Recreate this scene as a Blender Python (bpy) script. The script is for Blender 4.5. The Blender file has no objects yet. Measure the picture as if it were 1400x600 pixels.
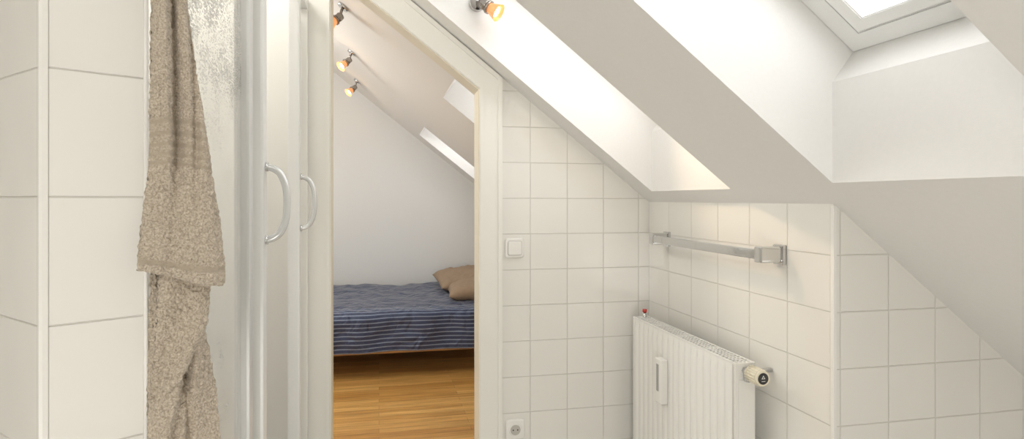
import bpy, bmesh, math, random
from mathutils import Vector, Matrix, noise
random.seed(4)
scene = bpy.context.scene
try:
    scene.view_settings.view_transform = 'Standard'
    scene.view_settings.look = 'None'
except Exception:
    pass

# ------------------------------------------------------------------ helpers
def link(o):
    scene.collection.objects.link(o); return o

def tag(o, label=None, category=None, kind=None, group=None):
    if label: o["label"] = label
    if category: o["category"] = category
    if kind: o["kind"] = kind
    if group: o["group"] = group
    return o

def mk(name, verts, faces, mats, uvs=None, parent=None, smooth=False, midx=None):
    me = bpy.data.meshes.new(name)
    me.from_pydata([tuple(v) for v in verts], [], faces)
    if not isinstance(mats, (list, tuple)): mats = [mats]
    for m in mats: me.materials.append(m)
    if uvs:
        ul = me.uv_layers.new(name="UVMap")
        for p in me.polygons:
            for li in p.loop_indices:
                ul.data[li].uv = uvs[me.loops[li].vertex_index]
    if midx:
        for p, i in zip(me.polygons, midx): p.material_index = i
    if smooth:
        for p in me.polygons: p.use_smooth = True
    me.update()
    o = bpy.data.objects.new(name, me); link(o)
    if parent: o.parent = parent
    return o

def bm_obj(name, bm, mat, parent=None, smooth=False):
    me = bpy.data.meshes.new(name)
    bmesh.ops.recalc_face_normals(bm, faces=bm.faces)
    bm.to_mesh(me); bm.free()
    for m in (mat if isinstance(mat, (list, tuple)) else [mat]): me.materials.append(m)
    if smooth:
        for p in me.polygons: p.use_smooth = True
    o = bpy.data.objects.new(name, me); link(o)
    if parent: o.parent = parent
    return o

def add_box(bm, x0, x1, y0, y1, z0, z1, bevel=0, seg=2, mi=0):
    r = bmesh.ops.create_cube(bm, size=1)
    vs = r['verts']
    for v in vs:
        v.co = Vector((x0 if v.co.x < 0 else x1, y0 if v.co.y < 0 else y1, z0 if v.co.z < 0 else z1))
    es = set(); fs = set()
    for v in vs:
        for e in v.link_edges: es.add(e)
        for f in v.link_faces: fs.add(f)
    for f in fs: f.material_index = mi
    if bevel > 0:
        bmesh.ops.bevel(bm, geom=list(es), offset=bevel, segments=seg, profile=0.7, affect='EDGES')

def box(name, x0, x1, y0, y1, z0, z1, mat, bevel=0, parent=None, seg=2):
    bm = bmesh.new(); add_box(bm, x0, x1, y0, y1, z0, z1, bevel, seg)
    return bm_obj(name, bm, mat, parent)

def add_cyl(bm, p0, p1, r0, r1=None, n=28, mi=0, cap=True):
    if r1 is None: r1 = r0
    p0 = Vector(p0); p1 = Vector(p1); d = (p1 - p0)
    q = d.to_track_quat('Z', 'Y').to_matrix()
    A = []; B = []
    for i in range(n):
        a = 2 * math.pi * i / n
        c = Vector((math.cos(a), math.sin(a), 0))
        A.append(bm.verts.new(p0 + q @ (c * r0))); B.append(bm.verts.new(p1 + q @ (c * r1)))
    for i in range(n):
        f = bm.faces.new((A[i], A[(i + 1) % n], B[(i + 1) % n], B[i])); f.material_index = mi; f.smooth = True
    if cap:
        f = bm.faces.new(A); f.material_index = mi
        f = bm.faces.new(B); f.material_index = mi

def sweep(name, pts, r, mat, parent=None):
    cu = bpy.data.curves.new(name, 'CURVE'); cu.dimensions = '3D'
    cu.bevel_depth = r; cu.bevel_resolution = 5; cu.use_fill_caps = True
    sp = cu.splines.new('NURBS'); sp.points.add(len(pts) - 1)
    for p, q in zip(sp.points, pts): p.co = (*q, 1)
    sp.use_endpoint_u = True; sp.order_u = 3; sp.resolution_u = 10
    o = bpy.data.objects.new(name + "_tmp", cu); link(o)
    dg = bpy.context.evaluated_depsgraph_get()
    me = bpy.data.meshes.new_from_object(o.evaluated_get(dg)); me.name = name
    bpy.data.objects.remove(o)
    me.materials.clear(); me.materials.append(mat)
    for p in me.polygons: p.use_smooth = True
    ob = bpy.data.objects.new(name, me); link(ob)
    if parent: ob.parent = parent
    return ob

def empty(name, loc=(0, 0, 0)):
    e = bpy.data.objects.new(name, None); e.location = loc; e.empty_display_size = .05
    return link(e)

def adopt(child, parent):
    """parent a world-space mesh under an empty sitting at the thing's base"""
    child.parent = parent
    child.matrix_parent_inverse = Matrix.Translation(-Vector(parent.location))
    return child

# ------------------------------------------------------------------ materials
def newmat(name):
    m = bpy.data.materials.new(name); m.use_nodes = True
    nt = m.node_tree
    return m, nt, nt.nodes["Principled BSDF"]

def simple(name, col, rough=.5, metal=0, bump=0, bscale=200, var=0, em=0):
    m, nt, b = newmat(name)
    b.inputs["Base Color"].default_value = (*col, 1)
    b.inputs["Roughness"].default_value = rough
    b.inputs["Metallic"].default_value = metal
    if em:
        b.inputs["Emission Color"].default_value = (*col, 1); b.inputs["Emission Strength"].default_value = em
    tc = nt.nodes.new("ShaderNodeTexCoord")
    nz = nt.nodes.new("ShaderNodeTexNoise"); nz.inputs["Scale"].default_value = bscale
    nz.inputs["Detail"].default_value = 3
    nt.links.new(tc.outputs["Object"], nz.inputs["Vector"])
    if bump:
        bp = nt.nodes.new("ShaderNodeBump"); bp.inputs["Strength"].default_value = bump
        bp.inputs["Distance"].default_value = .002
        nt.links.new(nz.outputs["Fac"], bp.inputs["Height"]); nt.links.new(bp.outputs[0], b.inputs["Normal"])
    rp = nt.nodes.new("ShaderNodeMapRange")
    v = var if var else .02
    rp.inputs["To Min"].default_value = 1 - v; rp.inputs["To Max"].default_value = 1 + v
    nt.links.new(nz.outputs["Fac"], rp.inputs["Value"])
    mx = nt.nodes.new("ShaderNodeVectorMath"); mx.operation = 'SCALE'
    mx.inputs[0].default_value = col
    nt.links.new(rp.outputs[0], mx.inputs["Scale"]); nt.links.new(mx.outputs[0], b.inputs["Base Color"])
    return m

def tilemat(name, w, h=.15, u0=0, v0=.0025, col=(.84, .822, .772), grout=(.69, .67, .61), mort=.0018, rough=.05):
    m, nt, b = newmat(name)
    tc = nt.nodes.new("ShaderNodeTexCoord")
    mp = nt.nodes.new("ShaderNodeMapping"); mp.inputs["Location"].default_value = (-u0 + 50 * w, -v0, 0)
    br = nt.nodes.new("ShaderNodeTexBrick"); br.offset = 0; br.squash = 1
    br.inputs["Scale"].default_value = 1; br.inputs["Mortar Size"].default_value = mort
    br.inputs["Mortar Smooth"].default_value = .6
    br.inputs["Brick Width"].default_value = w; br.inputs["Row Height"].default_value = h
    br.inputs["Color1"].default_value = (*col, 1)
    br.inputs["Color2"].default_value = (*[c * .985 for c in col], 1)
    br.inputs["Mortar"].default_value = (*grout, 1)
    nt.links.new(tc.outputs["UV"], mp.inputs[0]); nt.links.new(mp.outputs[0], br.inputs["Vector"])
    nt.links.new(br.outputs["Color"], b.inputs["Base Color"])
    nz = nt.nodes.new("ShaderNodeTexNoise"); nz.inputs["Scale"].default_value = 9; nz.inputs["Detail"].default_value = 1
    nt.links.new(tc.outputs["Object"], nz.inputs["Vector"])
    ma = nt.nodes.new("ShaderNodeMath"); ma.operation = 'MULTIPLY_ADD'
    ma.inputs[1].default_value = -1; nt.links.new(br.outputs["Fac"], ma.inputs[0]); nt.links.new(nz.outputs["Fac"], ma.inputs[2])
    bp = nt.nodes.new("ShaderNodeBump"); bp.inputs["Strength"].default_value = .8; bp.inputs["Distance"].default_value = .002
    nt.links.new(ma.outputs[0], bp.inputs["Height"]); nt.links.new(bp.outputs[0], b.inputs["Normal"])
    mr = nt.nodes.new("ShaderNodeMapRange"); mr.inputs["To Min"].default_value = rough; mr.inputs["To Max"].default_value = .8
    nt.links.new(br.outputs["Fac"], mr.inputs["Value"]); nt.links.new(mr.outputs[0], b.inputs["Roughness"])
    b.inputs["Specular IOR Level"].default_value = .65
    return m

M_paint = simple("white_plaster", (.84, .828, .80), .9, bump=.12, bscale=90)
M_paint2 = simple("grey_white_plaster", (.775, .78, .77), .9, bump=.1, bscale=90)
M_panel = simple("cream_panel", (.84, .822, .78), .35)
M_frame = simple("cream_lacquer", (.84, .822, .765), .35)
M_lining = simple("yellowish_lacquer", (.82, .76, .62), .4)
M_pvc = simple("white_window_paint", (.86, .86, .84), .3)
M_gasket = simple("grey_gasket", (.38, .38, .37), .6)
M_white = simple("white_enamel", (.86, .845, .80), .22)
M_inner_shade = simple("painted_inner_shade", (.10, .095, .085), .7)  # dark colour standing in for shade inside the radiator
M_slot = simple("grey_slot", (.36, .35, .33), .5)
M_chrome = simple("chrome", (.66, .66, .66), .06, 1)
M_alu = simple("satin_aluminium", (.87, .87, .85), .40, .15)
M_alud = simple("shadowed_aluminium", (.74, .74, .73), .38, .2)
M_handle = simple("pale_grey_metal", (.76, .77, .77), .18, .5)
M_nickel = simple("brushed_nickel", (.34, .31, .28), .25, .9)
M_red = simple("red_cap", (.55, .05, .04), .4)
M_blk = simple("black_plastic", (.03, .03, .03), .4)
M_ivory = simple("ivory_plastic", (.80, .74, .58), .35)
M_pillow = simple("tan_cotton", (.34, .245, .165), .9, bump=.5, bscale=40, var=.14)
M_oak = simple("orange_wood", (.46, .26, .10), .5, var=.2, bscale=12)
M_mattress = simple("mattress_ticking", (.08, .08, .12), .9)
M_t_back = tilemat("tile_door_wall", .1646, u0=.6288, grout=(.66, .64, .58))
M_t_right = tilemat("tile_knee_wall", .1507, u0=0)
M_t_niche = tilemat("tile_niche_wall", .152, u0=1.345, grout=(.71, .69, .63))
M_t_near = tilemat("tile_pillar", .15, u0=.1, col=(.845, .825, .775), grout=(.68, .65, .59), mort=.0012)
M_t_floor = tilemat("tile_floor", .3, h=.3, col=(.70, .68, .64), grout=(.45, .43, .4))

def emis(name, col, st):
    m, nt, b = newmat(name)
    b.inputs["Base Color"].default_value = (*col, 1)
    b.inputs["Emission Color"].default_value = (*col, 1)
    b.inputs["Emission Strength"].default_value = st
    return m
M_bulb = emis("halogen_bulb", (1, .80, .52), 10)
M_reflector = simple("glowing_glass_reflector", (.80, .36, .15), .2, .5, em=.7)

def glassmat(name, gloss=.08, tint=(1, 1, 1)):
    m = bpy.data.materials.new(name); m.use_nodes = True; nt = m.node_tree; nt.nodes.clear()
    o = nt.nodes.new("ShaderNodeOutputMaterial"); mx = nt.nodes.new("ShaderNodeMixShader")
    t = nt.nodes.new("ShaderNodeBsdfTransparent"); t.inputs[0].default_value = (*tint, 1)
    g = nt.nodes.new("ShaderNodeBsdfGlossy"); g.inputs["Roughness"].default_value = .03
    mx.inputs[0].default_value = gloss
    nt.links.new(t.outputs[0], mx.inputs[1]); nt.links.new(g.outputs[0], mx.inputs[2]); nt.links.new(mx.outputs[0], o.inputs[0])
    return m
M_glass = glassmat("window_glass", .04)

def wetglass():
    m = bpy.data.materials.new("wet_shower_glass"); m.use_nodes = True; nt = m.node_tree; nt.nodes.clear()
    o = nt.nodes.new("ShaderNodeOutputMaterial")
    tc = nt.nodes.new("ShaderNodeTexCoord")
    n1 = nt.nodes.new("ShaderNodeTexNoise"); n1.inputs["Scale"].default_value = 18; n1.inputs["Detail"].default_value = 6
    n1.inputs["Roughness"].default_value = .62
    mps = nt.nodes.new("ShaderNodeMapping"); mps.inputs["Scale"].default_value = (1, .7, .5)
    nt.links.new(tc.outputs["Object"], mps.inputs[0]); nt.links.new(mps.outputs[0], n1.inputs["Vector"])
    sp = nt.nodes.new("ShaderNodeSeparateXYZ"); nt.links.new(tc.outputs["Object"], sp.inputs[0])
    hz = nt.nodes.new("ShaderNodeMapRange"); hz.inputs["From Min"].default_value = 1.40; hz.inputs["From Max"].default_value = 1.66
    hz.inputs["To Min"].default_value = -.14; hz.inputs["To Max"].default_value = .11
    nt.links.new(sp.outputs["Z"], hz.inputs["Value"])
    an = nt.nodes.new("ShaderNodeMath"); an.operation = 'ADD'
    nt.links.new(n1.outputs["Fac"], an.inputs[0]); nt.links.new(hz.outputs[0], an.inputs[1])
    vo = nt.nodes.new("ShaderNodeTexVoronoi"); vo.inputs["Scale"].default_value = 260
    mp = nt.nodes.new("ShaderNodeMapping"); mp.inputs["Scale"].default_value = (1, .40, .85)
    nt.links.new(tc.outputs["Object"], mp.inputs[0]); nt.links.new(mp.outputs[0], vo.inputs["Vector"])
    th = nt.nodes.new("ShaderNodeMapRange"); th.inputs["From Min"].default_value = .40; th.inputs["From Max"].default_value = .66
    th.inputs["To Min"].default_value = .05; th.inputs["To Max"].default_value = .6
    nt.links.new(an.outputs[0], th.inputs["Value"])
    sb = nt.nodes.new("ShaderNodeMath"); sb.operation = 'SUBTRACT'
    nt.links.new(th.outputs[0], sb.inputs[0]); nt.links.new(vo.outputs["Distance"], sb.inputs[1])
    r1 = nt.nodes.new("ShaderNodeMapRange"); r1.inputs["From Min"].default_value = 0; r1.inputs["From Max"].default_value = .18
    r1.inputs["To Min"].default_value = .28; r1.inputs["To Max"].default_value = .80
    nt.links.new(sb.outputs[0], r1.inputs["Value"])
    mxh = nt.nodes.new("ShaderNodeMath"); mxh.operation = 'MAXIMUM'; mxh.inputs[1].default_value = 0
    nt.links.new(sb.outputs[0], mxh.inputs[0])
    bp = nt.nodes.new("ShaderNodeBump"); bp.inputs["Strength"].default_value = .9; bp.inputs["Distance"].default_value = .003
    nt.links.new(mxh.outputs[0], bp.inputs["Height"])
    pb = nt.nodes.new("ShaderNodeBsdfPrincipled")
    cr = nt.nodes.new("ShaderNodeValToRGB")
    cr.color_ramp.elements[0].position = .44; cr.color_ramp.elements[0].color = (.92, .92, .90, 1)
    cr.color_ramp.elements[1].position = .64; cr.color_ramp.elements[1].color = (.42, .42, .40, 1)  # grey mottling near the top, reflections painted into the wet glass
    nt.links.new(an.outputs[0], cr.inputs[0]); nt.links.new(cr.outputs[0], pb.inputs["Base Color"])
    pb.inputs["Roughness"].default_value = .12
    nt.links.new(bp.outputs[0], pb.inputs["Normal"])
    tl = nt.nodes.new("ShaderNodeBsdfTranslucent"); tl.inputs[0].default_value = (.97, .97, .95, 1)
    m1 = nt.nodes.new("ShaderNodeMixShader"); m1.inputs[0].default_value = .35
    nt.links.new(pb.outputs[0], m1.inputs[1]); nt.links.new(tl.outputs[0], m1.inputs[2])
    t = nt.nodes.new("ShaderNodeBsdfTransparent"); t.inputs[0].default_value = (.98, .98, .97, 1)
    mx = nt.nodes.new("ShaderNodeMixShader")
    nt.links.new(r1.outputs[0], mx.inputs[0]); nt.links.new(t.outputs[0], mx.inputs[1]); nt.links.new(m1.outputs[0], mx.inputs[2])
    nt.links.new(mx.outputs[0], o.inputs[0])
    return m
M_wet = wetglass()

def floormat():
    m, nt, b = newmat("oak_laminate")
    tc = nt.nodes.new("ShaderNodeTexCoord")
    br = nt.nodes.new("ShaderNodeTexBrick"); br.offset = .37; br.offset_frequency = 2
    br.inputs["Scale"].default_value = 1; br.inputs["Brick Width"].default_value = .85; br.inputs["Row Height"].default_value = .055
    br.inputs["Mortar Size"].default_value = .0008
    br.inputs["Color1"].default_value = (.73, .43, .14, 1); br.inputs["Color2"].default_value = (.52, .26, .07, 1)
    br.inputs["Mortar"].default_value = (.28, .13, .04, 1)
    nt.links.new(tc.outputs["UV"], br.inputs["Vector"])
    mp = nt.nodes.new("ShaderNodeMapping"); mp.inputs["Scale"].default_value = (3, 60, 1)
    nt.links.new(tc.outputs["UV"], mp.inputs[0])
    nz = nt.nodes.new("ShaderNodeTexNoise"); nz.inputs["Scale"].default_value = 1; nz.inputs["Detail"].default_value = 6
    nt.links.new(mp.outputs[0], nz.inputs["Vector"])
    mr = nt.nodes.new("ShaderNodeMapRange"); mr.inputs["From Min"].default_value = .3; mr.inputs["From Max"].default_value = .7
    mr.inputs["To Min"].default_value = .75; mr.inputs["To Max"].default_value = 1.2
    nt.links.new(nz.outputs["Fac"], mr.inputs["Value"])
    vm = nt.nodes.new("ShaderNodeVectorMath"); vm.operation = 'SCALE'
    nt.links.new(br.outputs["Color"], vm.inputs[0]); nt.links.new(mr.outputs[0], vm.inputs["Scale"])
    nt.links.new(vm.outputs[0], b.inputs["Base Color"]); b.inputs["Roughness"].default_value = .28
    return m
M_floor = floormat()

def blanketmat():
    m, nt, b = newmat("navy_striped_cotton")
    tc = nt.nodes.new("ShaderNodeTexCoord"); sp = nt.nodes.new("ShaderNodeSeparateXYZ")
    nt.links.new(tc.outputs["UV"], sp.inputs[0])
    def math_(op, a, bv=None, c=None):
        n = nt.nodes.new("ShaderNodeMath"); n.operation = op
        for i, x in enumerate((a, bv, c)):
            if x is None: continue
            if isinstance(x, (int, float)): n.inputs[i].default_value = x
            else: nt.links.new(x, n.inputs[i])
        return n.outputs[0]
    v = sp.outputs["Y"]
    fr = math_('FRACT', math_('DIVIDE', v, .031))
    st = math_('LESS_THAN', fr, .27)
    low = math_('LESS_THAN', v, .40)
    fr2 = math_('FRACT', math_('DIVIDE', v, .055)); st2 = math_('MULTIPLY', math_('LESS_THAN', fr2, .20), math_('GREATER_THAN', v, .40))
    s = math_('MULTIPLY', math_('ADD', math_('MULTIPLY', st, low), math_('MULTIPLY', st2, .30)), .8)
    mx = nt.nodes.new("ShaderNodeMix"); mx.data_type = 'RGBA'
    nt.links.new(s, mx.inputs[0])
    mx.inputs[6].default_value = (.026, .040, .098, 1); mx.inputs[7].default_value = (.27, .33, .45, 1)
    nt.links.new(mx.outputs[2], b.inputs["Base Color"]); b.inputs["Roughness"].default_value = .5
    b.inputs["Sheen Weight"].default_value = .35
    nz = nt.nodes.new("ShaderNodeTexNoise"); nz.inputs["Scale"].default_value = 9; nz.inputs["Detail"].default_value = 5
    nz.inputs["Distortion"].default_value = .6
    nt.links.new(tc.outputs["Object"], nz.inputs["Vector"])
    bp = nt.nodes.new("ShaderNodeBump"); bp.inputs["Strength"].default_value = .9; bp.inputs["Distance"].default_value = .05
    nt.links.new(nz.outputs["Fac"], bp.inputs["Height"]); nt.links.new(bp.outputs[0], b.inputs["Normal"])
    return m
M_blanket = blanketmat()

def towelmat():
    m, nt, b = newmat("taupe_terry")
    at = nt.nodes.new("ShaderNodeAttribute"); at.attribute_name = "band"
    tc = nt.nodes.new("ShaderNodeTexCoord")
    n1 = nt.nodes.new("ShaderNodeTexNoise"); n1.inputs["Scale"].default_value = 420; n1.inputs["Detail"].default_value = 3
    nt.links.new(tc.outputs["Object"], n1.inputs["Vector"])
    cr = nt.nodes.new("ShaderNodeValToRGB")
    cr.color_ramp.elements[0].position = .32; cr.color_ramp.elements[0].color = (.36, .30, .225, 1)
    cr.color_ramp.elements[1].position = .66; cr.color_ramp.elements[1].color = (.62, .54, .44, 1)
    nt.links.new(n1.outputs["Fac"], cr.inputs[0])
    mx = nt.nodes.new("ShaderNodeMix"); mx.data_type = 'RGBA'
    nt.links.new(at.outputs["Fac"], mx.inputs[0]); nt.links.new(cr.outputs[0], mx.inputs[6]); mx.inputs[7].default_value = (.41, .345, .265, 1)
    nt.links.new(mx.outputs[2], b.inputs["Base Color"])
    b.inputs["Roughness"].default_value = .95; b.inputs["Sheen Weight"].default_value = .12
    bp = nt.nodes.new("ShaderNodeBump"); bp.inputs["Strength"].default_value = .8; bp.inputs["Distance"].default_value = .0015
    nt.links.new(n1.outputs["Fac"], bp.inputs["Height"]); nt.links.new(bp.outputs[0], b.inputs["Normal"])
    return m
M_towel = towelmat()

# ------------------------------------------------------------------ room shell
SL = .78; C0 = 2.252
def rz(x): return C0 - SL * x
NRM = Vector((.615, 0, .788))
YB = 2.02; YB2 = 2.10; XR = 1.173; YN = 1.116; YE = 5.0; XK = 1.95; ZC = 2.66; XF = (C0 - ZC) / SL

holes = [(.574, 1.055, .10, 1.105), (1.43, 1.90, .10, 1.115), (2.49, 2.96, .377, 1.10), (4.20, 4.72, .377, 1.10)]
verts = []; faces = []
def quad(*p):
    i = len(verts); verts.extend(p); faces.append(tuple(range(i, i + len(p))))
ys = sorted({-1.3, YE} | {h[0] for h in holes} | {h[1] for h in holes})
xs = sorted({XF, XK} | {h[2] for h in holes} | {h[3] for h in holes})
for a, b_ in zip(ys, ys[1:]):
    for c, d in zip(xs, xs[1:]):
        if any(h[0] - 1e-6 <= a and b_ <= h[1] + 1e-6 and h[2] - 1e-6 <= c and d <= h[3] + 1e-6 for h in holes): continue
        quad((c, a, rz(c)), (d, a, rz(d)), (d, b_, rz(d)), (c, b_, rz(c)))
quad((XF, -1.3, ZC), (XF, YE, ZC), (-2.2, YE, ZC), (-2.2, -1.3, ZC))
win = []
for (y0, y1, xt, xb) in holes:
    A = Vector((xb, 0, rz(xb))); B = A + Vector((0, 0, .249)); C = B + Vector((.0615, 0, .0788))
    T = Vector((xt, 0, rz(xt))); cw = C.z + SL * C.x
    k = (cw - (T.z + SL * T.x)) / (NRM.z + SL * NRM.x); U = T + NRM * k
    P = lambda v, y: (v.x, y, v.z)
    quad(P(A, y0), P(A, y1), P(B, y1), P(B, y0))
    quad(P(B, y0), P(B, y1), P(C, y1), P(C, y0))
    quad(P(T, y0), P(U, y0), P(U, y1), P(T, y1))
    for y in (y0, y1): quad(P(A, y), P(B, y), P(C, y), P(U, y), P(T, y))
    win.append((C, U, y0, y1))
o = mk("ceiling", verts, faces, M_paint)
tag(o, "white plastered sloping attic ceiling with deep skylight recesses", kind="structure")

def ring(name, w, h, bw, z0, z1, mat, parent, inset=0):
    """rectangular ring in local xy, x 0..w, y 0..h"""
    o_ = [(inset, inset), (w - inset, inset), (w - inset, h - inset), (inset, h - inset)]
    i_ = [(inset + bw, inset + bw), (w - inset - bw, inset + bw), (w - inset - bw, h - inset - bw), (inset + bw, h - inset - bw)]
    bm = bmesh.new()
    vo = [[bm.verts.new((*p, z)) for p in o_] for z in (z0, z1)]
    vi = [[bm.verts.new((*p, z)) for p in i_] for z in (z0, z1)]
    for k in range(4):
        j = (k + 1) % 4
        for q in range(2): bm.faces.new((vo[q][k], vo[q][j], vi[q][j], vi[q][k]))
        bm.faces.new((vo[0][k], vo[0][j], vo[1][j], vo[1][k])); bm.faces.new((vi[0][k], vi[0][j], vi[1][j], vi[1][k]))
    bmesh.ops.recalc_face_normals(bm, faces=bm.faces)
    if z1 - z0 > .01:
        bmesh.ops.bevel(bm, geom=[e for e in bm.edges if e.calc_length() > .1], offset=.0025, segments=2, affect='EDGES')
    return bm_obj(name, bm, mat, parent)

for n, (C, U, y0, y1) in enumerate(win, 1):
    e = empty("window_%d" % n)
    up = (U - C).normalized(); h = (U - C).length
    M = Matrix(((0, up.x, -NRM.x), (1, 0, 0), (0, up.z, -NRM.z))).to_4x4()
    M.translation = Vector((C.x, y0, C.z))
    e.matrix_world = M
    tag(e, "white framed roof skylight window with clear glass", kind="structure")
    w = y1 - y0
    ring("frame", w, h, .050, -.05, .003, M_pvc, e)
    ring("gasket", w, h, .006, -.03, .001, M_gasket, e, inset=.0505)
    ring("sash", w, h, .034, -.05, .012, M_pvc, e, inset=.0565)
    g = mk("glass", [(.08, .08, -.030), (w - .08, .08, -.030), (w - .08, h - .08, -.030), (.08, h - .08, -.030)], [(0, 1, 2, 3)], M_glass, parent=e)
    L = bpy.data.lights.new("skylight_portal", 'AREA'); L.shape = 'RECTANGLE'; L.size = w; L.size_y = h
    L.cycles.is_portal = True
    lo = bpy.data.objects.new("skylight_portal", L); link(lo)
    mid = (C + U) / 2 + NRM * .06; mid.y = (y0 + y1) / 2
    Ml = Matrix(((0, up.x, NRM.x), (1, 0, 0), (0, up.z, NRM.z))).to_4x4(); Ml.translation = mid
    lo.matrix_world = Ml

# door wall (between bathroom and bedroom)
DI = [(-.187, 0), (-.187, 2.256), (.408, 1.804), (.408, 0)]
DO = [(-.298, 0), (-.298, 2.478), (.505, 1.854), (.505, 0)]
verts = []; faces = []; mi = []; uv = []
def wq(pts, m):
    i = len(verts); verts.extend(pts); uv.extend([(p[0], p[2]) for p in pts]); faces.append(tuple(range(i, i + len(pts)))); mi.append(m)
pcs = [([(-2.2, 0), (-.298, 0), (-.298, rz(-.298)), (XF, ZC), (-2.2, ZC)], 1),
       ([(-.298, 0), (-.187, 0), (-.187, rz(-.187)), (-.298, rz(-.298))], 1),
       ([(-.187, 2.256), (.408, 1.804), (.408, rz(.408)), (-.187, rz(-.187))], 1),
       ([(.408, 0), (XK, 0), (XK, rz(XK)), (.408, rz(.408))], 0)]
for p, m in pcs:
    wq([(x, YB, z) for x, z in p], m); wq([(x, YB2, z) for x, z in p], 1)
for a, b_ in zip(DI, DI[1:]):
    wq([(a[0], YB, a[1]), (b_[0], YB, b_[1]), (b_[0], YB2, b_[1]), (a[0], YB2, a[1])], 1)
o = mk("wall_back", verts, faces, [M_t_back, M_panel], uvs=uv, midx=mi)
tag(o, "white tiled bathroom wall with a sloped-top doorway", kind="structure")

o = mk("wall_right", [(XR, YN, 0), (XR, YB, 0), (XR, YB, rz(XR)), (XR, YN, rz(XR))], [(0, 1, 2, 3)], M_t_right,
       uvs=[(YB - YN, 0), (0, 0), (0, rz(XR)), (YB - YN, rz(XR))])
tag(o, "white tiled knee wall behind the radiator", kind="structure")
o = mk("wall_niche", [(XR, YN, 0), (XK, YN, 0), (XK, YN, rz(XK)), (XR, YN, rz(XR))], [(0, 1, 2, 3)], M_t_niche,
       uvs=[(XR, 0), (XK, 0), (XK, rz(XK)), (XR, rz(XR))])
tag(o, "white tiled return wall under the roof slope", kind="structure")
o = mk("wall_eaves", [(XK, -1.3, 0), (XK, YE, 0), (XK, YE, rz(XK)), (XK, -1.3, rz(XK))], [(0, 1, 2, 3)], M_paint)
tag(o, "low white eaves wall", kind="structure")
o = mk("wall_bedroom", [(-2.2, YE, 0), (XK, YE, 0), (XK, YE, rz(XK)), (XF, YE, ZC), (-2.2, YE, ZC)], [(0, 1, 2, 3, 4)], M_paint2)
tag(o, "plain white bedroom gable wall", kind="structure")
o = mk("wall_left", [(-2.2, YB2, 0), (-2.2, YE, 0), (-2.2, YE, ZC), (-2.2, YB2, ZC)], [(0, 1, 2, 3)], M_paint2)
tag(o, "plain white bedroom side wall", kind="structure")
o = mk("wall_shower", [(-1.15, -1.3, 0), (-1.15, YB, 0), (-1.15, YB, ZC), (-1.15, -1.3, ZC)], [(0, 1, 2, 3)], M_panel)
tag(o, "plain cream shower wall", kind="structure")
o = mk("wall_front", [(-1.15, -1.3, 0), (XK, -1.3, 0), (XK, -1.3, rz(XK)), (XF, -1.3, ZC), (-1.15, -1.3, ZC)], [(0, 1, 2, 3, 4)], M_panel)
tag(o, "plain bathroom wall facing the doorway", kind="structure")
o = mk("floor", [(-2.2, -1.3, 0), (XK, -1.3, 0), (XK, YB + .05, 0), (-2.2, YB + .05, 0), (XK, YE, 0), (-2.2, YE, 0)],
       [(0, 1, 2, 3), (3, 2, 4, 5)], [M_t_floor, M_floor], uvs=[(-2.2, -1.3), (XK, -1.3), (XK, YB + .05), (-2.2, YB + .05), (XK, YE), (-2.2, YE)], midx=[0, 1])
tag(o, "oak laminate floor in the bedroom, tiled in the bathroom", kind="structure")
for nm, a in (("baseboard_bedroom", (-2.19, XK - .01, YE - .014, YE, 0, .06)), ("baseboard_left", (-2.2, -2.186, YB2, YE - .014, 0, .06))):
    o = box(nm, *a, M_oak, .003); tag(o, "narrow wooden baseboard along the bedroom wall", kind="structure")

# door casing
def prism(bm, pts, y0, y1, mi=0):
    A = [bm.verts.new((x, y0, z)) for x, z in pts]; B = [bm.verts.new((x, y1, z)) for x, z in pts]
    n = len(pts)
    fs = [bm.faces.new(A), bm.faces.new(list(reversed(B)))]
    for i in range(n): fs.append(bm.faces.new((A[i], A[(i + 1) % n], B[(i + 1) % n], B[i])))
    for f in fs: f.material_index = mi
def casing(bm, I, O, y0, y1, mi=0):
    prism(bm, [O[0], I[0], I[1], O[1]], y0, y1, mi)
    prism(bm, [O[1], I[1], I[2], O[2]], y0, y1, mi)
    prism(bm, [O[2], I[2], I[3], O[3]], y0, y1, mi)
def lerp(I, O, t): return [(a[0] + (b_[0] - a[0]) * t, a[1] + (b_[1] - a[1]) * t) for a, b_ in zip(I, O)]
bm = bmesh.new()
casing(bm, DI, DO, YB - .014, YB + .001)
casing(bm, lerp(DI, DO, .80), lerp(DI, DO, .97), YB - .019, YB - .013)
casing(bm, lerp(DI, DO, .03), lerp(DI, DO, .14), YB - .018, YB - .013)
d1 = bm_obj("door_1", bm, M_frame)
tag(d1, "cream painted door frame with a sloping head following the roof", kind="structure")
bm = bmesh.new()
DL = [(-.184, 0), (-.184, 2.252), (.405, 1.801), (.405, 0)]
casing(bm, DL, DI, YB - .006, YB2 + .006)
bm_obj("lining", bm, M_lining, d1)

# corner trims
o = box("trim_1", XR - .004, XR + .006, YN - .004, YN + .006, 0, rz(XR) - .004, M_white, .002)
tag(o, "white plastic corner bead on the tiled knee wall", kind="structure")

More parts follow.
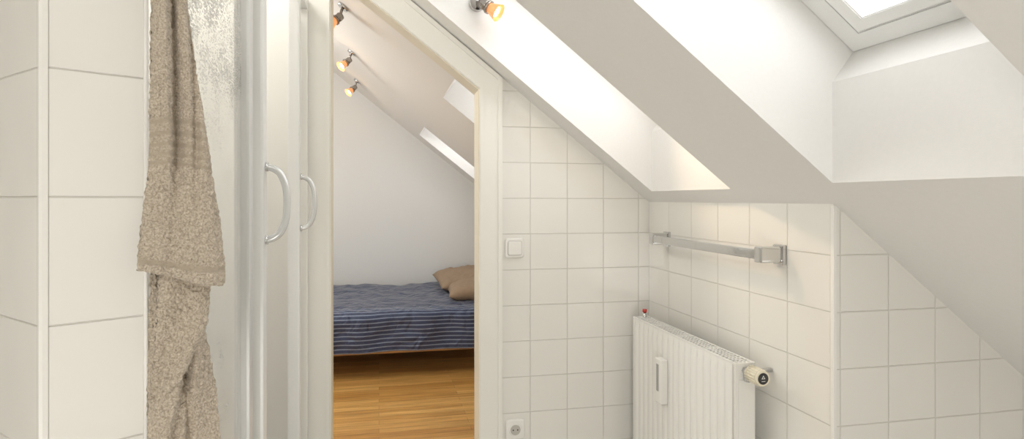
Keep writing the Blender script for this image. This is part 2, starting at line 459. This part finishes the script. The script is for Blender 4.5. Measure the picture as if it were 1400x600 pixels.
# pillar (tile wall beside the shower)
A = Vector((-.383, .6485)); B = Vector((-.2895, .694)); dl = Vector((-.765, .644))
Cc = Vector((-.315, .775)); D = A + dl * 1.0; E = D + Vector((.05, .12))
fp = [A, B, Cc, E, D]
verts = []; faces = []; uv = []
for i in range(5):
    p, q = fp[i], fp[(i + 1) % 5]
    k = len(verts); L = (q - p).length
    if i == 4: u0, u1 = L + .1005, .1005
    else: u0, u1 = 0, L
    verts += [(p.x, p.y, 0), (q.x, q.y, 0), (q.x, q.y, ZC), (p.x, p.y, ZC)]
    uv += [(u0, 0), (u1, 0), (u1, ZC), (u0, ZC)]; faces.append((k, k + 1, k + 2, k + 3))
o = mk("wall_pillar", verts, faces, M_t_near, uvs=uv)
tag(o, "glossy white tiled pillar wall beside the shower", kind="structure")
exv = (B - A).normalized(); nv_ = Vector((exv.y, -exv.x)); dln = dl.normalized(); nl = Vector((-dln.y, dln.x)) * -1
if nl.dot(Vector((0, -1))) < 0: nl = -nl
bis = (nv_ + nl).normalized()
pts = [A + dln * .0050, A + dln * .0050 + nl * .0018, A + dln * .0015 + nl * .0026, A + bis * .0030, A + exv * .0015 + nv_ * .0026, A + exv * .0065 + nv_ * .0018, A + exv * .0065]
bm = bmesh.new()
lo_ = [bm.verts.new((p.x, p.y, 0)) for p in pts]; hi_ = [bm.verts.new((p.x, p.y, ZC)) for p in pts]
for i in range(len(pts) - 1): bm.faces.new((lo_[i], lo_[i + 1], hi_[i + 1], hi_[i]))
o = bm_obj("trim_2", bm, M_white); tag(o, "slim white tile edge bead", kind="structure")
bm = bmesh.new(); add_cyl(bm, (B.x - .002, B.y - .001, 0), (B.x - .002, B.y - .001, ZC), .0028, n=16)
o = bm_obj("trim_3", bm, M_white); tag(o, "white tile edge bead by the shower", kind="structure")

# ------------------------------------------------------------------ shower enclosure
sh = empty("shower_enclosure", (-.29, 1.35, 0))
tag(sh, "glass shower enclosure with silver profiles, wet glass and bow handles", "shower")
XG = -.29
def shp(name, *a, mat=M_alu, bev=.003): return adopt(box(name, *a, mat, bev), sh)
adopt(box("glass_door", XG - .003, XG + .003, .79, 1.12, .08, 2.05, M_wet), sh)
adopt(box("glass_door", XG - .018, XG - .012, 1.80, 1.99, .08, 2.05, M_wet), sh)
shp("profile", XG - .012, XG + .010, .775, .792, .06, 2.08)
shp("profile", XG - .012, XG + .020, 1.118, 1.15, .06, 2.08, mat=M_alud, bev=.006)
shp("profile", XG - .012, XG + .027, 1.215, 1.255, .06, 2.08, bev=.007)
adopt(box("glass_panel", XG - .004, XG + .002, 1.15, 1.216, .08, 2.05, M_wet), sh)
shp("profile", XG - .02, XG + .020, 1.79, 1.825, .06, 2.08, bev=.006)
shp("profile", XG - .02, XG + .020, 1.985, 2.004, .06, 2.08, mat=M_white)
shp("rail", XG - .02, XG + .02, .776, 2.003, 2.08, 2.12)
shp("rail", XG - .02, XG + .02, .776, 2.003, .02, .06)
shp("sill", XG - .04, XG + .03, .80, 2.003, 0, .02, mat=M_white)
def handle(y, x0, dep, zc, hl):
    pts = [(x0, y, zc + hl), (x0 + dep * .55, y + .002, zc + hl - .002), (x0 + dep, y + .004, zc + hl * .55), (x0 + dep * 1.08, y + .004, zc),
           (x0 + dep, y + .004, zc - hl * .55), (x0 + dep * .55, y + .002, zc - hl + .002), (x0, y, zc - hl)]
    o = sweep("handle", pts, .0085, M_handle); adopt(o, sh)
    o["label"] = "pale silver bow handle"
    for s in (1, -1):
        bm = bmesh.new(); add_cyl(bm, (x0 - .002, y, zc + s * hl), (x0 + .006, y, zc + s * hl), .011)
        adopt(bm_obj("handle_mount", bm, M_chrome), sh)
handle(1.236, XG + .027, .045, 1.34, .086)
handle(1.81, XG + .020, .045, 1.338, .09)

# ------------------------------------------------------------------ towel
ex = Vector((.894, .447, 0)); nn = Vector((.447, -.894, 0)); O = Vector((-.38, .649, 0))
def layer(rows, nu, nv, dep, thick=.006, amp=.0030, band=None, wave=0):
    V = []; F = []; Bd = []
    def pt(u, v):
        f = v * (len(rows) - 1); i = min(int(f), len(rows) - 2); f -= i
        g = [rows[max(i - 1, 0)], rows[i], rows[i + 1], rows[min(i + 2, len(rows) - 1)]]
        def cr(k):
            p0, p1, p2, p3 = [q[k] for q in g]
            return .5 * ((2 * p1) + (p2 - p0) * f + (2 * p0 - 5 * p1 + 4 * p2 - p3) * f * f + (3 * p1 - p0 - 3 * p2 + p3) * f ** 3)
        la, lz, ra, rz_ = cr(0), cr(1), cr(2), cr(3)
        return la + (ra - la) * u, lz + (rz_ - lz) * u
    for side in (0, 1):
        for j in range(nv + 1):
            v = j / nv
            for i in range(nu + 1):
                u = i / nu
                a, z = pt(u, v)
                z += wave * v ** 4 * math.sin(2 * math.pi * (.95 * u + .1))
                d = dep(u, v)
                edge = 1 - abs(2 * u - 1) ** 8
                d2 = d - (thick * 2 * (.25 + .75 * edge) if side else 0)
                bnd = band(u, v) if band else 0
                q = Vector((a * 215, z * 215, side * 9 + d * 130))
                dist = noise.voronoi(q, distance_metric='DISTANCE', exponent=2)[0][0]
                nz = (.55 - dist) * 1.6 + .45 * noise.noise(q * 2.1)
                am = amp * (1 - .85 * bnd)
                aj = am * .8 * noise.noise(q * .8 + Vector((31, 7, 5)))
                p = O + ex * (a + aj) + nn * (d2 + nz * am * (1 if not side else .3))
                p.z = z + am * .8 * noise.noise(q * .8 + Vector((3, 77, 5)))
                if bnd > 0: p += nn * (-.0016 * bnd)
                V.append(p); Bd.append(bnd)
    W = nu + 1; S = W * (nv + 1)
    for j in range(nv):
        for i in range(nu):
            a = j * W + i
            F.append((a, a + W, a + W + 1, a + 1)); F.append((S + a, S + a + 1, S + a + W + 1, S + a + W))
    for j in range(nv):
        for i in (0, nu):
            a = j * W + i; F.append((a, a + W, S + a + W, S + a))
    for i in range(nu):
        for j in (0, nv):
            a = j * W + i; F.append((a, a + 1, S + a + 1, S + a))
    return V, F, Bd
def sst(a, b_, x):
    t = max(0, min(1, (x - a) / (b_ - a))); return t * t * (3 - 2 * t)
rows1 = [(.106, 1.80, .128, 1.80), (.103, 1.72, .133, 1.72), (.102, 1.66, .137, 1.66), (.1015, 1.603, .142, 1.603), (.101, 1.51, .152, 1.51), (.100, 1.4635, .158, 1.4635),
         (.100, 1.417, .1655, 1.412), (.0985, 1.38, .170, 1.372), (.0935, 1.333, .178, 1.32), (.0885, 1.2775, .184, 1.262), (.0885, 1.262, .182, 1.236)]
def ridge(t, w): return math.exp(-(t / w) ** 2)
def dep1(u, v):
    lo = 1 - sst(.55, .85, v)
    return (.044 + .008 * v + .011 * math.sin(2 * math.pi * (.9 * u + .5 * v + .05)) * (1 - .5 * v)
            - .013 * ridge(u - (.72 - .42 * v), .08) * (.25 + .75 * lo) - .010 * ridge(u - (1.22 - .75 * v), .07) * lo
            + .006 * ridge(u - (.35 - .1 * v), .10) * lo
            - .018 * abs(2 * u - 1) ** 3 + .007 * sst(.88, .96, v) - .014 * sst(.975, 1, v))
def band1(u, v):
    w = v + .012 * math.sin(3 * u)
    b_ = 0
    for c in (.545, .575, .605, .635, .665):
        b_ = max(b_, 1 - min(1, abs(w - c) / .009) ** 2)
    return max(b_, sst(.53, .54, w) * (1 - sst(.66, .68, w)) * .35, sst(.895, .905, v) * (1 - sst(.915, .925, v)) * .9)
V1, F1, B1 = layer(rows1, 150, 600, dep1, band=band1, wave=.0022)
rows2 = [(.103, 1.34, .162, 1.33), (.1025, 1.26, .168, 1.26), (.102, 1.20, .166, 1.205), (.1005, 1.16, .165, 1.175), (.1, 1.12, .173, 1.135), (.1, 1.08, .180, 1.09), (.1, 1.03, .184, 1.03), (.101, .96, .186, .95)]
def dep2(u, v):
    return .024 + .012 * math.sin(2 * math.pi * (.8 * u + .9 * v + .35)) - .014 * ridge(u - (1.15 - 1.0 * v), .08) - .012 * ridge(u - (.62 - .1 * v), .06) * sst(.3, .6, v) - .012 * abs(2 * u - 1) ** 3
V2, F2, B2 = layer(rows2, 140, 460, dep2)
rows3 = [(.112, 1.30, .166, 1.30), (.110, 1.24, .168, 1.245), (.107, 1.19, .166, 1.195), (.104, 1.14, .157, 1.165), (.101, 1.095, .142, 1.125)]
def dep3(u, v):
    return .038 - .002 * v + .009 * math.sin(2 * math.pi * (1.1 * u + .6 * v)) * (.3 + .7 * v) - .014 * abs(2 * u - 1) ** 3 - .010 * sst(.92, 1, v)
V3, F3, B3 = layer(rows3, 110, 250, dep3)
V = []; F = []; Bd = []
for a, b_, c in ((V1, F1, B1), (V2, F2, B2), (V3, F3, B3)):
    k = len(V); V += a; F += [tuple(i + k for i in f) for f in b_]; Bd += c
tw = mk("towel", V, F, M_towel, smooth=True)
at = tw.data.attributes.new("band", 'FLOAT', 'POINT'); at.data.foreach_set("value", Bd)
tag(tw, "taupe terry towel with woven border hanging folded beside the shower", "towel")
bm = bmesh.new()
h0 = O + ex * .098 + Vector((0, 0, 1.80))
add_cyl(bm, h0 + nn * 0, h0 + nn * .006, .016); add_cyl(bm, h0 + ex * .012 + nn * .005, h0 + ex * .017 + nn * .05, .005)
add_cyl(bm, h0 + nn * .003, h0 + ex * .012 + nn * .008, .006)
o = bm_obj("towel_hook", bm, M_chrome); tag(o, "small chrome hook holding the towel", "hook")

# ------------------------------------------------------------------ radiator
RX0, RX1, RY0, RY1, RZ0, RZ1 = 1.053, 1.125, 1.337, 1.945, .25, .854
rad = empty("radiator", (1.09, 1.64, RZ0)); tag(rad, "white steel panel radiator with vertical ribs and top grille", "radiator")
V = []; F = []
nr = 17; seg = 10; inner0, inner1 = RY0 + .012, RY1 - .012
prof = [(RY0, 0.0), (inner0, 0.0)]
for i in range(nr):
    for k in range(seg):
        t = k / seg; y = inner0 + (i + t) * (inner1 - inner0) / nr
        s = 0 if t < .12 or t > .98 else .0055 * min(1, sst(.12, .30, t), 1 - sst(.80, .98, t))
        prof.append((y, s))
prof += [(inner1, 0), (RY1, 0)]
zs = [(RZ0, 1, .006), (RZ0 + .012, 1, 0), (RZ0 + .03, 0, 0), (RZ0 + .05, -1, 0), (RZ1 - .045, -1, 0), (RZ1 - .028, 0, 0), (RZ1 - .006, 1, 0), (RZ1 - .001, 1, .004)]
W = len(prof)
for z, m, off in zs:
    f = 0 if m == 1 else (.45 if m == 0 else 1)
    for y, s in prof: V.append((RX0 + .006 - s * f + off * .5, y, z))
for j in range(len(zs) - 1):
    for i in range(W - 1): F.append((j * W + i, j * W + i + 1, (j + 1) * W + i + 1, (j + 1) * W + i))
adopt(mk("front_panel", V, F, M_white, smooth=True), rad)
for ys_ in (RY0, RY1):
    bm = bmesh.new()
    add_box(bm, RX0 + .004, RX1, ys_ - .002, ys_ + .002, RZ0, RZ1, .0015)
    adopt(bm_obj("side_cover", bm, M_white), rad)
adopt(box("side_cover", RX0 + .014, RX1 - .006, RY0 - .0045, RY0, RZ0 + .05, RZ1 - .05, M_white, .002), rad)
adopt(box("back_panel", RX1 - .008, RX1, RY0 + .003, RY1 - .003, RZ0, RZ1 - .006, M_white, .003), rad)
bm = bmesh.new()
add_box(bm, RX0 + .004, RX0 + .012, RY0, RY1, RZ1 - .004, RZ1 + .001, .0012)
add_box(bm, RX1 - .008, RX1, RY0, RY1, RZ1 - .004, RZ1 + .001, .0012)
for k in range(1, 4):
    x = RX0 + .012 + k * (.052 / 4)
    add_box(bm, x - .0025, x + .0025, RY0, RY1, RZ1 - .002, RZ1 + .0005)
nb = 40
for k in range(nb + 1):
    y = RY0 + k * (RY1 - RY0) / nb
    hw = .0030 if k % 10 else .007
    add_box(bm, RX0 + .008, RX1 - .004, max(RY0, y - hw), min(RY1, y + hw), RZ1 - .002, RZ1 + .0003)
adopt(bm_obj("grille", bm, M_white), rad)
adopt(box("shaded_convector", RX0 + .0125, RX1 - .009, RY0 + .004, RY1 - .004, RZ0 + .03, RZ1 - .006, M_inner_shade), rad)  # convector block painted dark as the shade behind the grille slots
for y in (1.45, 1.83):
    adopt(box("wall_bracket", RX1 - .002, XR - .0005, y - .012, y + .012, RZ1 - .10, RZ1 - .07, M_white, .002), rad)
    adopt(box("wall_bracket", RX1 - .002, XR - .0005, y - .012, y + .012, RZ0 + .06, RZ0 + .09, M_white, .002), rad)
bm = bmesh.new(); add_cyl(bm, (1.148, 1.90, 0), (1.148, 1.90, .32), .008); add_cyl(bm, (1.148, 1.90, .315), (1.118, 1.90, .315), .008)
adopt(bm_obj("supply_pipe", bm, M_white), rad)
# valve + thermostat
bm = bmesh.new()
vx, vz = 1.090, .832
add_cyl(bm, (vx, RY0, vz), (vx, RY0 - .026, vz), .012, n=6)
add_cyl(bm, (vx, RY0 - .012, vz), (vx, RY0 - .012, vz - .03), .009)
add_cyl(bm, (vx + .0, RY0 - .012, vz), (XR - .002, RY0 - .012, vz), .007)
adopt(bm_obj("valve", bm, M_chrome), rad)
bm = bmesh.new()
y = RY0 - .02
for r0, r1, dy in ((.017, .019, .008), (.021, .0235, .02), (.0235, .0235, .018), (.0235, .022, .008)):
    add_cyl(bm, (vx, y, vz), (vx, y - dy, vz), r0, r1, n=40); y -= dy
for k in range(18):
    a = 2 * math.pi * k / 18
    c = Vector((vx + math.cos(a) * .0232, 0, vz + math.sin(a) * .0232))
    add_cyl(bm, (c.x, y + .046, c.z), (c.x, y + .006, c.z), .0018, n=8)
th = adopt(bm_obj("thermostat_head", bm, M_ivory), rad); th["label"] = "ivory ribbed thermostat knob"
bm = bmesh.new(); add_cyl(bm, (vx, y, vz), (vx, y - .0012, vz), .0165, n=40)
adopt(bm_obj("dial_cap", bm, M_blk), rad)
bm = bmesh.new()
tri = (math.pi / 2, math.pi * 7 / 6, math.pi * 11 / 6)
T = [(vx + math.cos(a) * .0068, vz + .003 + math.sin(a) * .0068) for a in tri]
T2 = [(vx + math.cos(a) * .0040, vz + .003 + math.sin(a) * .0040) for a in tri]
for i in range(3):
    j = (i + 1) % 3; prism(bm, [T[i], T[j], T2[j], T2[i]], y - .0018, y - .0011)
prism(bm, [(vx - .006, vz - .0065), (vx + .006, vz - .0065), (vx + .006, vz - .008), (vx - .006, vz - .008)], y - .0018, y - .0011)
adopt(bm_obj("emblem", bm, M_white), rad)
bm = bmesh.new(); add_cyl(bm, (1.098, 1.925, RZ1 - .03), (1.098, 1.925, RZ1 + .022), .007, n=16, mi=0)
add_cyl(bm, (1.098, 1.925, RZ1 + .022), (1.098, 1.925, RZ1 + .034), .009, n=16, mi=1)
adopt(bm_obj("air_valve", bm, [M_chrome, M_red]), rad)
# heat meter
hm = empty("heat_meter", (RX0, 1.705, .59)); tag(hm, "slim white heat cost meter clipped on the radiator", "meter")
adopt(box("body", RX0 - .030, RX0 + .0005, 1.682, 1.724, .590, .755, M_white, .007, seg=3), hm)
adopt(box("display", RX0 - .0315, RX0 - .029, 1.696, 1.710, .635, .735, M_slot, .001), hm)

# ------------------------------------------------------------------ towel rail
tr = empty("towel_rail", (XR, 1.58, 1.188)); tag(tr, "chrome flat towel rail mounted on the tiled wall", "towel rail")
adopt(box("bar", 1.096, 1.109, 1.28, 1.875, 1.172, 1.202, M_chrome, .006, seg=5), tr)
for y in (1.278, 1.862):
    bm = bmesh.new()
    add_box(bm, XR - .012, XR, y - .010, y + .030, 1.156, 1.216, .004)
    adopt(bm_obj("wall_plate", bm, M_chrome), tr)
    bm = bmesh.new()
    add_box(bm, 1.092, XR - .005, y - .004, y + .024, 1.163, 1.211, .008, seg=4)
    adopt(bm_obj("mount", bm, M_chrome), tr)

# ------------------------------------------------------------------ switch & socket
def rplate(name, cx, cz, r, cr, y0, y1, mat, par):
    """rounded square plate with a chamfered front rim"""
    def loop(rr, c, y):
        P = []
        for q, (sx, sz) in enumerate(((1, 1), (-1, 1), (-1, -1), (1, -1))):
            for k in range(7):
                a = q * math.pi / 2 + k * math.pi / 12
                P.append((cx + sx * (rr - c) + c * math.cos(a), y, cz + sz * (rr - c) + c * math.sin(a)))
        return P
    t = (y0 - y1)
    bm = bmesh.new(); L = []
    for rr, c, y in ((r, cr, y0), (r, cr, y1 + t * .4), (r - t * .12, cr, y1 + t * .12), (r - t * .4, cr * .9, y1)):
        L.append([bm.verts.new(p) for p in loop(rr, c, y)])
    n = len(L[0])
    for a, b_ in zip(L, L[1:]):
        for i in range(n):
            f = bm.faces.new((a[i], a[(i + 1) % n], b_[(i + 1) % n], b_[i])); f.smooth = True
    bm.faces.new(L[-1])
    return adopt(bm_obj(name, bm, mat), par)
sw = empty("light_switch", (.5585, YB, 1.145)); tag(sw, "square white light switch on the tiled wall", "switch")
rplate("plate", .5585, 1.145, .041, .012, YB + .001, YB - .010, M_white, sw)
rplate("shadow_gap", .5585, 1.145, .0305, .008, YB - .009, YB - .0108, M_slot, sw)
rplate("rocker", .5585, 1.145, .0290, .007, YB - .009, YB - .0145, M_white, sw)
so = empty("power_socket", (.5605, YB, .387)); tag(so, "white round-recess power socket on the tiled wall", "socket")
rplate("plate", .5605, .387, .041, .012, YB + .001, YB - .010, M_white, so)
bm = bmesh.new()
add_cyl(bm, (.5605, YB - .009, .387), (.5605, YB - .0135, .387), .0275, .0255, n=40)
adopt(bm_obj("collar", bm, M_white), so)
bm = bmesh.new(); add_cyl(bm, (.5605, YB - .0132, .387), (.5605, YB - .0140, .387), .0215, n=40)
adopt(bm_obj("recess", bm, simple("socket_recess", (.50, .48, .43), .5)), so)
for s in (-1, 1):
    bm = bmesh.new()
    add_cyl(bm, (.5605 + s * .0095, YB - .0135, .387), (.5605 + s * .0095, YB - .0144, .387), .003, n=16)
    adopt(bm_obj("pin_hole", bm, M_blk), so)

# ------------------------------------------------------------------ spot lamps
def spot(mount, head, n, d, label, group, energy, spotang=100, k=1.0, spill=0):
    e = empty("spotlight", mount); mount = Vector(mount); head = Vector(head); n = Vector(n).normalized(); d = Vector(d).normalized()
    tag(e, label, "spotlight", group=group)
    bm = bmesh.new(); add_cyl(bm, mount, mount + n * .014, .028 * k, .025 * k, n=24)
    adopt(bm_obj("base", bm, M_chrome), e)
    bm = bmesh.new(); p = mount + n * .012; q = head - d * .035 * k
    add_cyl(bm, p, q, .0065 * k, n=12); add_cyl(bm, q - Vector((0, .022 * k, 0)), q + Vector((0, .022 * k, 0)), .012 * k, n=16)
    adopt(bm_obj("arm", bm, M_nickel), e)
    bm = bmesh.new()
    add_cyl(bm, head - d * .045 * k, head - d * .012 * k, .016 * k, .018 * k, n=24); add_cyl(bm, head - d * .012 * k, head - d * .004 * k, .022 * k, .022 * k, n=24)
    adopt(bm_obj("lamp_head", bm, M_nickel), e)
    bm = bmesh.new(); add_cyl(bm, head - d * .004 * k, head + d * .034 * k, .016 * k, .029 * k, n=28, cap=False)
    adopt(bm_obj("reflector", bm, M_reflector), e)
    bm = bmesh.new(); add_cyl(bm, head + d * .020 * k, head + d * .024 * k, .017 * k, n=24)
    adopt(bm_obj("bulb", bm, M_bulb), e)
    L = bpy.data.lights.new("bulb_light", 'SPOT'); L.energy = energy; L.color = (1, .72, .44); L.spot_size = math.radians(spotang); L.spot_blend = .8
    L.shadow_soft_size = .025
    lo = bpy.data.objects.new("bulb_light", L); link(lo)
    lo.matrix_world = Matrix.Translation(head + d * .05 * k) @ (-d).to_track_quat('Z', 'Y').to_matrix().to_4x4()
    if spill:
        L = bpy.data.lights.new("bulb_spill", 'POINT'); L.energy = spill; L.color = (1, .66, .34); L.shadow_soft_size = .02
        lo = bpy.data.objects.new("bulb_spill", L); link(lo); lo.location = head + d * .055 * k
    return e
inn = -NRM
for y in (2.78, 3.64, 4.52):
    spot((-.188, y, rz(-.188)), (-.240, y, 2.315), inn, (-.60, -.36, -.62), "swivelling halogen spotlight glowing on the sloping bedroom ceiling", "halogen spotlights on the bedroom ceiling", 4, 150, 1.25, spill=.7)
spot((.375, 1.90, 2.110), (.415, 1.83, 2.068), (0, -1, 0), (.68, -.42, -.56), "swivelling halogen spotlight glowing inside the skylight recess", None, 16, 50, 1.15)

# ------------------------------------------------------------------ bed
bed = empty("bed", (0, 4.38, 0)); tag(bed, "low single bed with thin wooden rail beside the wall", "bed")
bm = bmesh.new()
add_box(bm, -1.02, 1.02, 3.80, 3.825, .185, .215, .004); add_box(bm, -1.02, 1.02, 4.935, 4.96, .185, .215, .004)
add_box(bm, -1.02, -.995, 3.825, 4.935, .185, .215, .004); add_box(bm, .995, 1.02, 3.825, 4.935, .185, .215, .004)
adopt(bm_obj("frame", bm, M_oak), bed)
for x in (-.99, .93):
    for y in (3.83, 4.87): adopt(box("leg", x, x + .06, y, y + .06, 0, .19, M_oak, .004), bed)
bm = bmesh.new()
for k in range(14): add_box(bm, -.95 + k * .14, -.88 + k * .14, 3.826, 4.934, .200, .218)
adopt(bm_obj("slats", bm, M_oak), bed)
adopt(box("mattress", -1.0, 1.0, 3.83, 4.95, .219, .455, M_mattress, .03, seg=4), bed)
V = []; F = []; U = []
nx, nv = 300, 170
Z0 = .200; Lf = .284; Lt = 1.14; tot = Lf + Lt
for j in range(nv + 1):
    v = tot * j / nv
    for i in range(nx + 1):
        x = -1.04 + 2.08 * i / nx
        nzv = noise.noise(Vector((x * 2.2, v * 2.6, 1))) ; n2 = noise.noise(Vector((x * 6 + v * 3, v * 8 + x * 2, 4)))
        n3 = 1 - abs(noise.noise(Vector((x * 4 - v * 3, v * 5 + x * 3, 8)))) * 2
        r = .05
        if v < Lf - r: y, z = 3.785, Z0 + v
        elif v < Lf + r:
            a = (v - Lf + r) / (2 * r) * math.pi / 2
            y, z = 3.785 + r - r * math.cos(a), Z0 + Lf - r + r * math.sin(a)
        else: y, z = 3.785 + r + (v - Lf - r) , Z0 + Lf
        top = sst(Lf - .05, Lf + .2, v)
        z += top * (.020 + .012 * nzv + .008 * n2 + .009 * n3) + (1 - top) * .006 * math.sin(x * 3 + 1)
        y += (1 - top) * (.010 * math.sin(x * 16 + 2 * nzv) + .010 * n2)
        V.append((x, min(y, 4.955), z)); U.append((x, v + .008 * nzv))
for j in range(nv):
    for i in range(nx):
        a = j * (nx + 1) + i; F.append((a, a + 1, a + nx + 2, a + nx + 1))
bl = mk("blanket", V, F, M_blanket, uvs=U, smooth=True)
sm = bl.modifiers.new("thick", 'SOLIDIFY'); sm.thickness = .01; sm.offset = 1
tag(bl, "navy blue bedspread with pale stripes draped over the bed", "blanket")

def pillow(loc, size, rot, label, mat=M_pillow):
    bm = bmesh.new(); n = 30; vv = {}
    for s in (0, 1):
        for j in range(n + 1):
            for i in range(n + 1):
                u = 2 * i / n - 1; v = 2 * j / n - 1
                if s and (i in (0, n) or j in (0, n)): vv[s, i, j] = vv[0, i, j]; continue
                h = (max(0, (1 - u ** 4)) ** .6) * (max(0, (1 - v ** 4)) ** .6)
                pin = 1 - .07 * (1 - abs(u * v)) * (u * u + v * v) / 1.2
                w = .35 * noise.noise(Vector((u * 2.0, v * 2.0, s * 4 + loc[1]))) + .16 * noise.noise(Vector((u * 6, v * 6, s * 4 + loc[1])))
                vv[s, i, j] = bm.verts.new((u * size[0] * pin, v * size[1] * pin, (1 - 2 * s) * size[2] * h * (1 + w)))
    for s in (0, 1):
        for j in range(n):
            for i in range(n):
                q = [vv[s, i, j], vv[s, i + 1, j], vv[s, i + 1, j + 1], vv[s, i, j + 1]]
                bm.faces.new(q if not s else q[::-1])
    o = bm_obj("pillow", bm, mat, smooth=True)
    o.location = loc; o.rotation_euler = rot
    tag(o, label, "pillow", group="tan pillows on the bed"); return o
pillow((.79, 4.66, .605), (.26, .26, .070), (.10, -.10, .05), "plump tan pillow at the head of the bed by the wall")
pillow((.84, 4.16, .603), (.27, .24, .080), (-.04, -.18, -.10), "tan brown pillow resting on the striped bedspread")

# ------------------------------------------------------------------ light
w = bpy.data.worlds.new("World"); scene.world = w; w.use_nodes = True
bg = w.node_tree.nodes["Background"]; bg.inputs[0].default_value = (.97, .98, 1, 1); bg.inputs[1].default_value = 4.3
def area(name, loc, target, sx, sy, e, col=(1, .975, .93)):
    L = bpy.data.lights.new(name, 'AREA'); L.shape = 'RECTANGLE'; L.size = sx; L.size_y = sy; L.energy = e; L.color = col
    o = bpy.data.objects.new(name, L); link(o); o.location = loc
    o.rotation_euler = (Vector(target) - Vector(loc)).to_track_quat('-Z', 'Y').to_euler(); return o
area("bathroom_fill_high", (-.2, -.7, 2.45), (.5, 1.5, .7), .7, .7, 16)  # added fill behind the camera, no ceiling fitting here
area("bathroom_fill_low", (-.2, -.9, .5), (1.2, .9, 1.5), .8, .8, 14)  # added low fill aimed up at the slope, no lamp stands here
area("shower_fill", (-.75, 1.6, 2.6), (-.70, 1.6, 0), .4, .4, 9)  # added fill that brightens the shower interior
area("bedroom_fill_high", (-1.3, 3.2, 2.55), (-.1, 4.2, .2), 1.0, 1.0, 36, (.98, 1, .99))  # added soft fill for the bedroom, out of view
area("bedroom_fill_low", (-1.6, 3.0, .6), (0.3, 4.0, 1.6), .8, .8, 5, (1, 1, .96))  # added upward fill for the bedroom slope, out of view

# ------------------------------------------------------------------ camera
cam = bpy.data.cameras.new("Camera"); co = bpy.data.objects.new("Camera", cam); link(co)
co.location = (0, 0, 1.35); co.rotation_euler = (math.radians(90), 0, math.radians(-10))
cam.sensor_width = 36; cam.lens = 36 * 680 / 1400
cam.shift_x = (700 - 638) / 1400; cam.shift_y = (272 - 300) / 1400
cam.clip_start = .02
scene.camera = co
